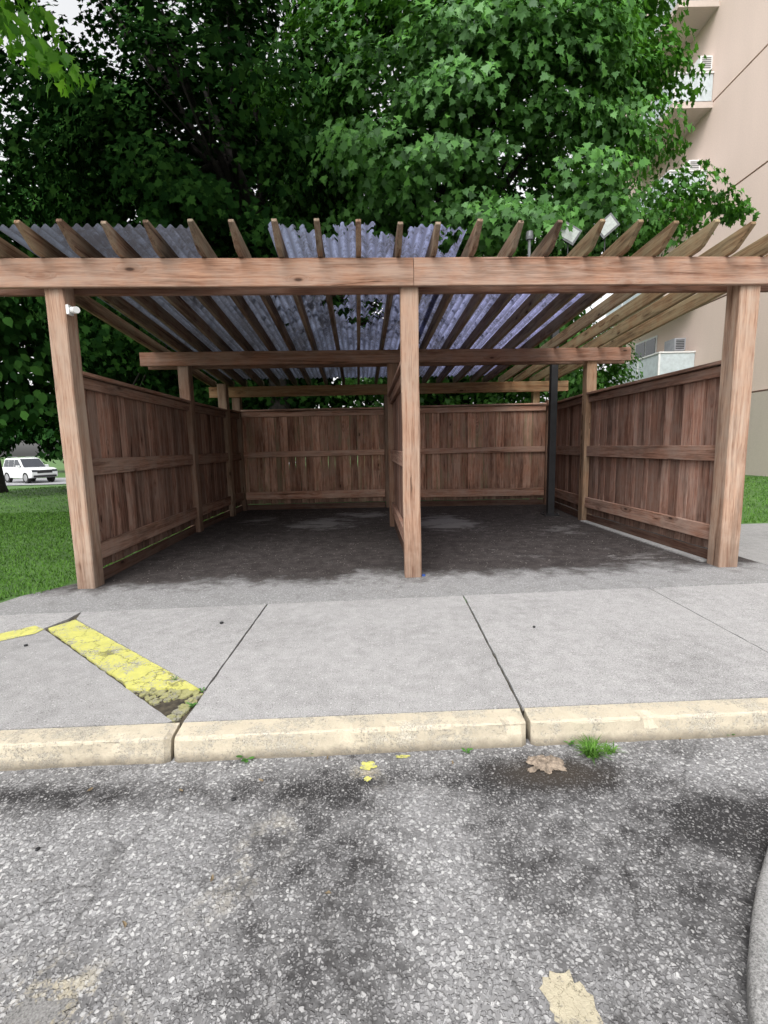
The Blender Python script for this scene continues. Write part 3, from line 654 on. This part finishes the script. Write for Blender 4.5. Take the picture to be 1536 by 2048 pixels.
tree('maple_tree',(1.5,12.0),3.6,(1.75,10.4,7.1),(3.75,3.2,5.0),280,260,.58,.135,L_MAIN,'big bright green maple tree behind the right half of the shelter','tree',11,
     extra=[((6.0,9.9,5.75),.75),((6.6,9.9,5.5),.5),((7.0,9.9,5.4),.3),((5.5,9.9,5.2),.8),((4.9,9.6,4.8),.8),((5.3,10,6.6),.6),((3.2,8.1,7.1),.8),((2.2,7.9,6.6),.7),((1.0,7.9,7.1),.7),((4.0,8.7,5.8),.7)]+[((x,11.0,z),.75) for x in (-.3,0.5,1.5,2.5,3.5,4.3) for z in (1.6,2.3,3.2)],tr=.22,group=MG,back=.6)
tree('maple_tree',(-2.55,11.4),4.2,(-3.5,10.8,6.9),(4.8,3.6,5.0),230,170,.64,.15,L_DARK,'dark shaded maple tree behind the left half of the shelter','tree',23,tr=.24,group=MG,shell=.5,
     extra=[((x,11.4,z),.8) for x in (-6.5,-5.2,-4.0,-3.0,-1.8,-.8) for z in (1.5,2.2,3.2)])
tree('maple_tree',(-8.8,5.2),4.0,(-4.6,4.0,8.0),(4.3,3.2,2.2),130,60,.75,.27,L_DARK,'mostly unseen maple crown added overhead to shade the left, only its low bough in view','tree',35,zmin=5.7,tr=.25,group=MG)  # crown mostly out of view, added to block sky light over the left canopy
ov=[o for o in C.objects if o.name.startswith('maple_tree')][-1]
bc=[]
for (px,py,t_) in ((10,60,4.3),(60,95,4.3),(100,130,4.25),(-30,20,4.5),(30,20,4.4),(130,150,4.25),(70,40,4.4)):
    u=(px-768)/F; v=(1024-py)/F; d_=rt*u+up*v+fw; w=Vector((0,0,EYE))+d_*t_
    bc.append((np.array(w),(.27,.27,.17),np.array((-6,4,6)),1))
p_,n_,t__,s__=clump_leaves(bc,34,.13,77,.3)
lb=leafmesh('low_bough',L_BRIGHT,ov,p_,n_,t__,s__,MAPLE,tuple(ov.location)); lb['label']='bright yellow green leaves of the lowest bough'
tree('broadleaf_tree',(-12.6,15.5),2.6,(-11.0,13.6,5.6),(4.8,3.4,4.6),190,90,.85,.27,L_DARK,'dark tree on the lawn left of the shelter','tree',41,shape=OVAL,tr=.22,zmin=1.55,
     extra=[((x,12.5,z),.9) for x in (-10.5,-9.4,-8.2,-7.0) for z in (2.1,3.2,4.4)])
tree('broadleaf_tree',(-6.0,19),3,(-6.3,18.0,7.4),(6.2,3.5,6.6),190,75,1.1,.38,L_FAR,'tall dark tree farther back beyond the left fence','tree',47,shape=OVAL,tr=.25,zmin=1.4,
     extra=[((x,16.5,z),1.1) for x in (-9,-7.4,-5.8,-4.2) for z in (1.6,2.8,4)])
tree('broadleaf_tree',(2.4,19),3,(1.4,18,6.2),(5.6,3.5,5.4),120,80,1.0,.38,L_FAR,'tall dark tree farther back beyond the right half of the rear fence','tree',53,shape=OVAL,tr=.25,zmin=1.3,
     extra=[((x,16.5,z),1.1) for x in (-2.5,-1.2,.2,1.6,3) for z in (1.6,2.8)])
tree('small_tree',(5.0,13.2),1.6,(4.9,12.8,2.7),(1.5,1.2,1.5),40,120,.45,.13,L_MAIN,'small leafy tree between the shelter and the apartment building','tree',59,tr=.08,zmin=1.0)
for i,(x,y,lab) in enumerate(((-47,56,'distant tree at the left edge behind the white car'),(-38,58,'distant tree directly behind the white car'),(-29,55,'distant tree right of the white car'),(-20,50,'distant tree beyond the left fence'),(-12,46,'distant tree behind the left corner of the shelter'))):
    tree('distant_tree',(x,y),2.4,(x,y,5.0),(5.5,3.5,5.5),60,60,1.5,.75,L_FAR,lab,'tree',61+i,shape=OVAL,tr=.3,zmin=-.2,group='distant trees across the street',limbs=8)
# ---------------------------------------------------------------- grass
def grass(regions,seed,label):
    r=np.random.default_rng(seed); P_=[];H=[]
    for (x0,x1,y0,y1,n,h) in regions:
        x=r.uniform(x0,x1,n); y=y0+(y1-y0)*r.random(n)**1.5; z=np.array([gz(a,b) for a,b in zip(x,y)])
        k=~((x>-2.72-.0*y)&(x<3.4)); 
        k&=~((x<-2.6)&(x>-2.95)&(y<3.62)); k&=(y>3.3)
        P_.append(np.stack([x,y,z],1)[k]); H.append(np.full(k.sum(),h)*r.uniform(.5,1.3,k.sum()))
    p=np.concatenate(P_); h=np.concatenate(H); n=len(p)
    an=r.uniform(0,6.283,n); w=.003+.0010*p[:,1]*.5
    dx=np.stack([np.cos(an)*w,np.sin(an)*w,np.zeros(n)],1); lean=r.normal(size=(n,3))*.5; lean[:,2]=1
    V=np.stack([p-dx,p+dx,p+lean*h[:,None]],1)
    me=bpy.data.meshes.new('grass'); me.vertices.add(3*n); me.vertices.foreach_set('co',V.reshape(-1).astype(np.float32))
    me.loops.add(3*n); me.loops.foreach_set('vertex_index',np.arange(3*n,dtype=np.int32)); me.polygons.add(n); me.polygons.foreach_set('loop_start',np.arange(0,3*n,3,dtype=np.int32))
    me.update(calc_edges=True); me.validate(); me.materials.append(L_GRASS)
    o=bpy.data.objects.new('grass',me); C.objects.link(o); tag(o,label,'grass',kind='stuff')
grass([(-8,-2.66,3.3,9,50000,.028),(-16,-2.7,7,20,20000,.04)],5,'short green grass blades on the lawn left of the shelter')
grass([(3.4,12,6.25,14,25000,.035)],6,'short green grass blades on the lawn right of the shelter')
# ---------------------------------------------------------------- weeds & litter
def tuft(name,x,y,z,n,h,spread,label,cat,mat=L_GRASS,group=None,w=.0022):
    mb=MB()
    for i in range(n):
        an=random.uniform(0,6.283); l=h*random.uniform(.6,1.2); s_=spread*random.uniform(.3,1.2)
        b0=Vector((random.uniform(-.02,.02),random.uniform(-.012,.012),0)); dx=Vector((-math.sin(an),math.cos(an),0))*w
        d1=Vector((math.cos(an)*s_*.4,math.sin(an)*s_*.4,l*.65)); d2=Vector((math.cos(an)*s_,math.sin(an)*s_,l*.85))
        mb.add([b0-dx,b0+dx,b0+d1+dx*.8,b0+d1-dx*.8,b0+d2],[(0,1,2,3),(3,2,4)])
    o=mb.build(name,mat,None,(x,y,z)); tag(o,label,cat,group); return o
x,y=G(1183,1512,-.1); tuft('grass_tuft',x,y,-.1,130,.055,.085,'green grass tuft growing at the foot of the right kerb','grass tuft')
x,y=G(1215,1508,-.1); tuft('grass_tuft',x+.01,y+.01,-.1,30,.03,.05,'low sprig of grass right of the big tuft','grass tuft')
def weed(px,py,z,n,r,label):
    x,y=G(px,py,z); mb=MB()
    for i in range(n):
        an=i*6.283/n+random.uniform(-.3,.3); c=Vector((math.cos(an)*r*random.uniform(.6,1.1),math.sin(an)*r*random.uniform(.5,1.0),random.uniform(.006,.022)))
        a_=Vector((math.cos(an),math.sin(an),.2)).normalized(); s_=Vector((-math.sin(an),math.cos(an),0)); q_=r*.55
        mb.add([c-a_*q_,c-a_*q_*.3+s_*q_*.55,c+a_*q_*.5+s_*q_*.5,c+a_*q_,c+a_*q_*.5-s_*q_*.5,c-a_*q_*.3-s_*q_*.55],[(0,1,2,3,4,5)])
        mb.tube([(0,0,0),c*.5,c],.0012,4)
    tag(mb.build('weed',L_MAIN,None,(x,y,z)),label,'weed')
weed(492,1520,-.1,7,.026,'small leafy weed at the kerb left of the middle'); weed(474,1514,-.1,5,.016,'tiny weed just left of the leafy weed at the kerb')
weed(620,1508,-.1,6,.018,'low weed at the kerb below the middle slab'); weed(935,1506,-.1,5,.018,'small weed at the kerb near the right kerb joint')
weed(1140,1490,-.1,6,.018,'small weed at the kerb left of the grass tuft'); weed(1460,1472,-.1,5,.016,'small weed at the kerb near the right edge')
weed(385,1415,-.012,6,.018,'small green weed in the rubble below the yellow stripe'); weed(405,1385,-.01,5,.014,'tiny green weed at the joint beside the yellow stripe')
weed(350,1360,-.0,5,.011,'tiny green weed in a crack of the yellow stripe')
x,y=G(1092,1530,-.1); n=30; mb=MB(); vs=[]
for j in range(n+1):
    for i in range(n+1):
        a_=(i/n-.5); c_=(j/n-.5); d2=a_*a_*4+c_*c_*4
        h=.012*max(0,1-d2*.9)+.024*abs(noise.noise(Vector((a_*7,c_*7,1))))+.012*abs(noise.noise(Vector((a_*17,c_*17,4))))
        rr=1+.45*noise.noise(Vector((a_*5,c_*5,9)))
        vs.append((a_*.16*rr,c_*.12*rr,h*.7*max(.1,1-d2*.6)))
fs=[(j*(n+1)+i,j*(n+1)+i+1,(j+1)*(n+1)+i+1,(j+1)*(n+1)+i) for j in range(n) for i in range(n) if ((i/n-.5)**2+(j/n-.5)**2)<.19+.12*noise.noise(Vector((i*.17,j*.17,0)))]
mb.add(vs,fs); tag(mb.build('crumpled_paper',M_PAPER,None,(x,y,-.099)),'crumpled brown paper lying on the road at the kerb','litter')
def dead(px,py,z,s_,label,mat=M_DEADL):
    x,y=G(px,py,z); an=random.uniform(0,6.28); mb=MB(); k=7
    pts=[]
    for i in range(k):
        a_=i*6.283/k; rr=s_*random.uniform(.7,1.1)*(1 if i%2 else .75); X=rr*math.cos(a_)*1.5; Y=rr*math.sin(a_)*.5
        pts.append((X*math.cos(an)-Y*math.sin(an),X*math.sin(an)+Y*math.cos(an),.004+random.uniform(0,.006)))
    mb.add([(0,0,.003)]+pts,[(0,i+1,(i+1)%k+1) for i in range(k)])
    tag(mb.build('fallen_leaf',mat,None,(x,y,z)),label,'leaf')
for a_ in ((362,1583,'curled brown leaf on the road at the left'),(655,1518,'brown leaf at the kerb below the middle slab'),(522,1563,'small tan leaf on the road left of centre'),(1360,1480,'brown leaf at the foot of the right kerb'),
           (655,1790,'small tan leaf lying on the road near the centre'),(425,1760,'tan leaf on the road left of centre'),(250,1852,'small leaf fragment on the road at the lower left'),(905,1528,'leaf at the kerb edge right of centre'),(180,1582,'leaf near the left kerb')):
    dead(a_[0],a_[1],-.1,.010,a_[2])
def blackbit(px,py,z,label,s_=.009,mat=M_BLACK):
    x,y=G(px,py,z); mb=MB(); k=6
    pb=[(s_*random.uniform(.7,1.3)*math.cos(i*6.283/k),s_*random.uniform(.7,1.3)*math.sin(i*6.283/k)) for i in range(k)]
    mb.prism(pb,0,s_*.9); tag(mb.build('pebble',mat,None,(x,y,z),bevel=.001,seg=1),label,'pebble')
blackbit(467,1600,-.1,'dark pebble on the road below the left kerb joint',.008); blackbit(443,1247,.0,'dark bit on the middle of the pavement left of centre',.012); blackbit(1068,1255,0,'dark bit on the pavement right of centre',.010)
blackbit(75,1700,-.1,'small dark pebble on the road at the left',.007); blackbit(52,1292,0,'dark bit on the pavement near the left edge',.01)
x,y=G(847,1152); mb=MB(); mb.tube([(0,0,0),(0,0,.014)],[.017,.015],14); tag(mb.build('bottle_cap',simple('blue_plastic',(0.03,0.08,0.3),.4),None,(x,y,0.001)),'small dark blue cap on the ground beside the centre post','cap')
r=np.random.default_rng(9); mb=MB()
for i in range(2200):
    s_=r.uniform(.1,5.35); l=r.uniform(-.5,4.6); q=P(s_,l)
    if q.y<PB(q.x)+.03: continue
    a_=r.uniform(.002,.007)*(1+.12*l); an=r.uniform(0,6.28); z=.003+r.random()*.003
    mb.add([(q.x+a_*math.cos(an+k*1.57)*(1.5 if k%2 else .7),q.y+a_*math.sin(an+k*1.57)*(1.5 if k%2 else .7),z+.002*(k%2)) for k in range(4)],[(0,1,2,3)])
tag(mb.build('gravel',M_STONE),'pale chips and crumbs scattered over the shelter floor','debris',kind='stuff')
# ---------------------------------------------------------------- building
BX=11.4
bd=empty('apartment_building',(BX,16,0),'tall beige stucco apartment building with glazed balconies at the right','building',local=True)
mb=MB(); lv=[0,2.52,5.8,9.1,12.4,15.7,19,22.3]
y0,y1=-9.0,8.0
for i in range(1,len(lv)-1):
    mb.box((0,y0,lv[i]+.03),(12,y1,lv[i+1]-.03))
mb.build('wall',M_STUC,bd)
mb=MB(); mb.box((-.06,y0-.05,-.3),(12.05,y1+.05,2.49)); mb.build('wall_base',M_STUC2,bd)
mb=MB(); mb.box((.05,y0+.05,2.4),(11.9,y1-.05,22.4)); mb.build('wall_core',M_GROOVE,bd)
for i,z in enumerate((3.35,6.37,9.38,12.4,15.42)):
    mb=MB(); mb.box((-1.35,1.75,z-.18),(-.003,6.2,z)); bal=mb.build('balcony',M_SLAB,bd)
    mb=MB(); mb.box((-1.31,1.80,z+.06),(-1.29,6.15,z+.88)); mb.box((-1.28,1.80,z+.06),(-.02,1.82,z+.88)); mb.build('glass_panel',M_RAILG,bal)
    mb=MB(); mb.box((-1.34,1.76,z+.89),(-1.26,6.18,z+.94)); mb.box((-1.25,1.77,z+.89),(-.01,1.84,z+.94))
    for yy in (1.78,3.2,4.7,6.12): mb.box((-1.33,yy,z),(-1.27,yy+.05,z+.885))
    mb.build('railing',M_WHITE,bal)
    mb=MB(); mb.box((-.03,4.3,z+.05),(-.004,6.0,z+2.05)); w_=mb.build('window',M_WHITE,bd)
    mb=MB(); mb.box((-.045,4.38,z+.12),(-.031,5.1,z+1.97)); mb.box((-.045,5.18,z+.12),(-.031,5.92,z+1.97)); mb.build('pane',M_DARKG,w_)
def ac(x,y,z,mat):
    mb=MB(); mb.box((x-.42,y,z),(x-.003,y+.66,z+.46)); a_=mb.build('air_conditioner',mat,bd,bevel=.015)
    mb=MB()
    for k in range(6): mb.box((x-.37,y-.008,z+.07+k*.06),(x-.06,y-.002,z+.10+k*.06))
    mb.build('grille',M_BLACK if mat==M_ACG else M_GREYM,a_)
ac(0,2.4,4.42,M_ACG); ac(0,1.9,13.45,M_WHITE); ac(0,2.2,10.4,M_WHITE)
# ---------------------------------------------------------------- white SUV
CXp,CYp=-28.2,38.0; cz=gz(CXp,CYp)+.05
cr_=empty('parked_car',(CXp,CYp,cz),'white boxy four door utility car parked across the lawn at the left','car',rz=-0.504,local=True)
mb=MB(); body=[(-2.32,.46),(-2.38,.8),(-2.34,1.17),(-2.2,1.22),(1.0,1.20),(1.95,1.15),(2.25,1.06),(2.36,.78),(2.30,.44),(1.95,.38),(-1.95,.38)]
mb.sideprism(body,-.93,.93); mb.build('body',M_CAR,cr_,bevel=.05,seg=3,smooth=True)
mb=MB(); gh=[(-2.15,1.18),(-1.98,1.84),(-1.7,1.93),(-.1,1.95),(.25,1.88),(.95,1.17)]
n=len(gh); vs=[(x,-.86,z) if z<1.25 else (x,-.72,z) for x,z in gh]+[(x,.86,z) if z<1.25 else (x,.72,z) for x,z in gh]
mb.add(vs,[tuple(range(n)),tuple(range(n,2*n))[::-1]]+[(i,n+i,n+(i+1)%n,(i+1)%n) for i in range(n)]); mb.build('cabin',M_CAR,cr_,bevel=.03,seg=2,smooth=True)
for sgn in(-1,1):
    for (xa,xb,xc,xd) in ((-1.95,-1.25,-1.25,-1.80),(-1.17,-.38,-.38,-1.17),(-.30,.80,.18,-.30)):
        mb=MB(); ya=sgn*.868; yb=sgn*.755
        mb.add([(xa,ya,1.25),(xb,ya,1.25),(xc,yb,1.80),(xd,yb,1.80)],[(0,1,2,3)]); mb.build('side_window',M_DARKG,cr_)
    for wx in(-1.42,1.42):
        mb=MB(); mb.tube([(wx,sgn*.72,.41),(wx,sgn*.95,.41)],.42,24); w_=mb.build('wheel',M_TYRE,cr_)
        mb=MB(); mb.tube([(wx,sgn*.952,.41),(wx,sgn*.965,.41)],[.27,.24],16); mb.build('rim',M_RIM,w_)
    mb=MB(); mb.box((2.27,sgn*.55 if sgn>0 else -.88,.86),(2.37,.88 if sgn>0 else -.55,1.02)); mb.build('headlight',M_DARKG,cr_,bevel=.01)
    mb=MB(); mb.box((.55,.91,1.2),(.75,1.12,1.37)) if sgn>0 else mb.box((.55,-1.12,1.2),(.75,-.91,1.37)); mb.build('mirror',M_CAR,cr_,bevel=.02)
    mb=MB(); mb.tube([(-1.7,sgn*.62,1.95),(-1.6,sgn*.62,2.02),(-.3,sgn*.62,2.02),(-.15,sgn*.62,1.95)],.022,6); mb.build('roof_rail',M_GREYM,cr_)
mb=MB(); mb.add([(.97,-.78,1.22),(.97,.78,1.22),(.31,.66,1.86),(.31,-.66,1.86)],[(0,1,2,3)]); mb.build('windscreen',M_DARKG,cr_)
mb=MB(); mb.box((2.30,-.52,.76),(2.39,.52,.99)); mb.build('grille',M_BLACK,cr_,bevel=.01)
mb=MB(); mb.box((2.28,-.80,.44),(2.40,.80,.60)); mb.build('bumper',M_BLACK,cr_,bevel=.02)
# ---------------------------------------------------------------- light
W=bpy.data.worlds.new('World'); S.world=W; W.use_nodes=True; nt=W.node_tree
bg=nt.nodes['Background']
EL,AZ=math.radians(52),math.radians(200)
sky=nd(nt,'ShaderNodeTexSky',sky_type='NISHITA'); sky.sun_disc=False; sky.sun_elevation=EL; sky.sun_rotation=AZ; sky.air_density=1.5; sky.dust_density=4.0
hs=nd(nt,'ShaderNodeHueSaturation',{'Saturation':0.07,'Value':1.95,'Color':sky.outputs[0]})
nt.links.new(hs.outputs[0],bg.inputs[0]); bg.inputs[1].default_value=0.15
sl=bpy.data.lights.new('sun','SUN'); sl.energy=1.5; sl.angle=math.radians(35); sl.color=(1,.98,.95)
so=bpy.data.objects.new('sun',sl); C.objects.link(so)
dirv=Vector((math.sin(AZ)*math.cos(EL),math.cos(AZ)*math.cos(EL),math.sin(EL)))
so.rotation_euler=dirv.to_track_quat('Z','Y').to_euler(); so.location=(0,-5,20)
S.view_settings.view_transform='Standard'; S.view_settings.look='None'; S.view_settings.exposure=0
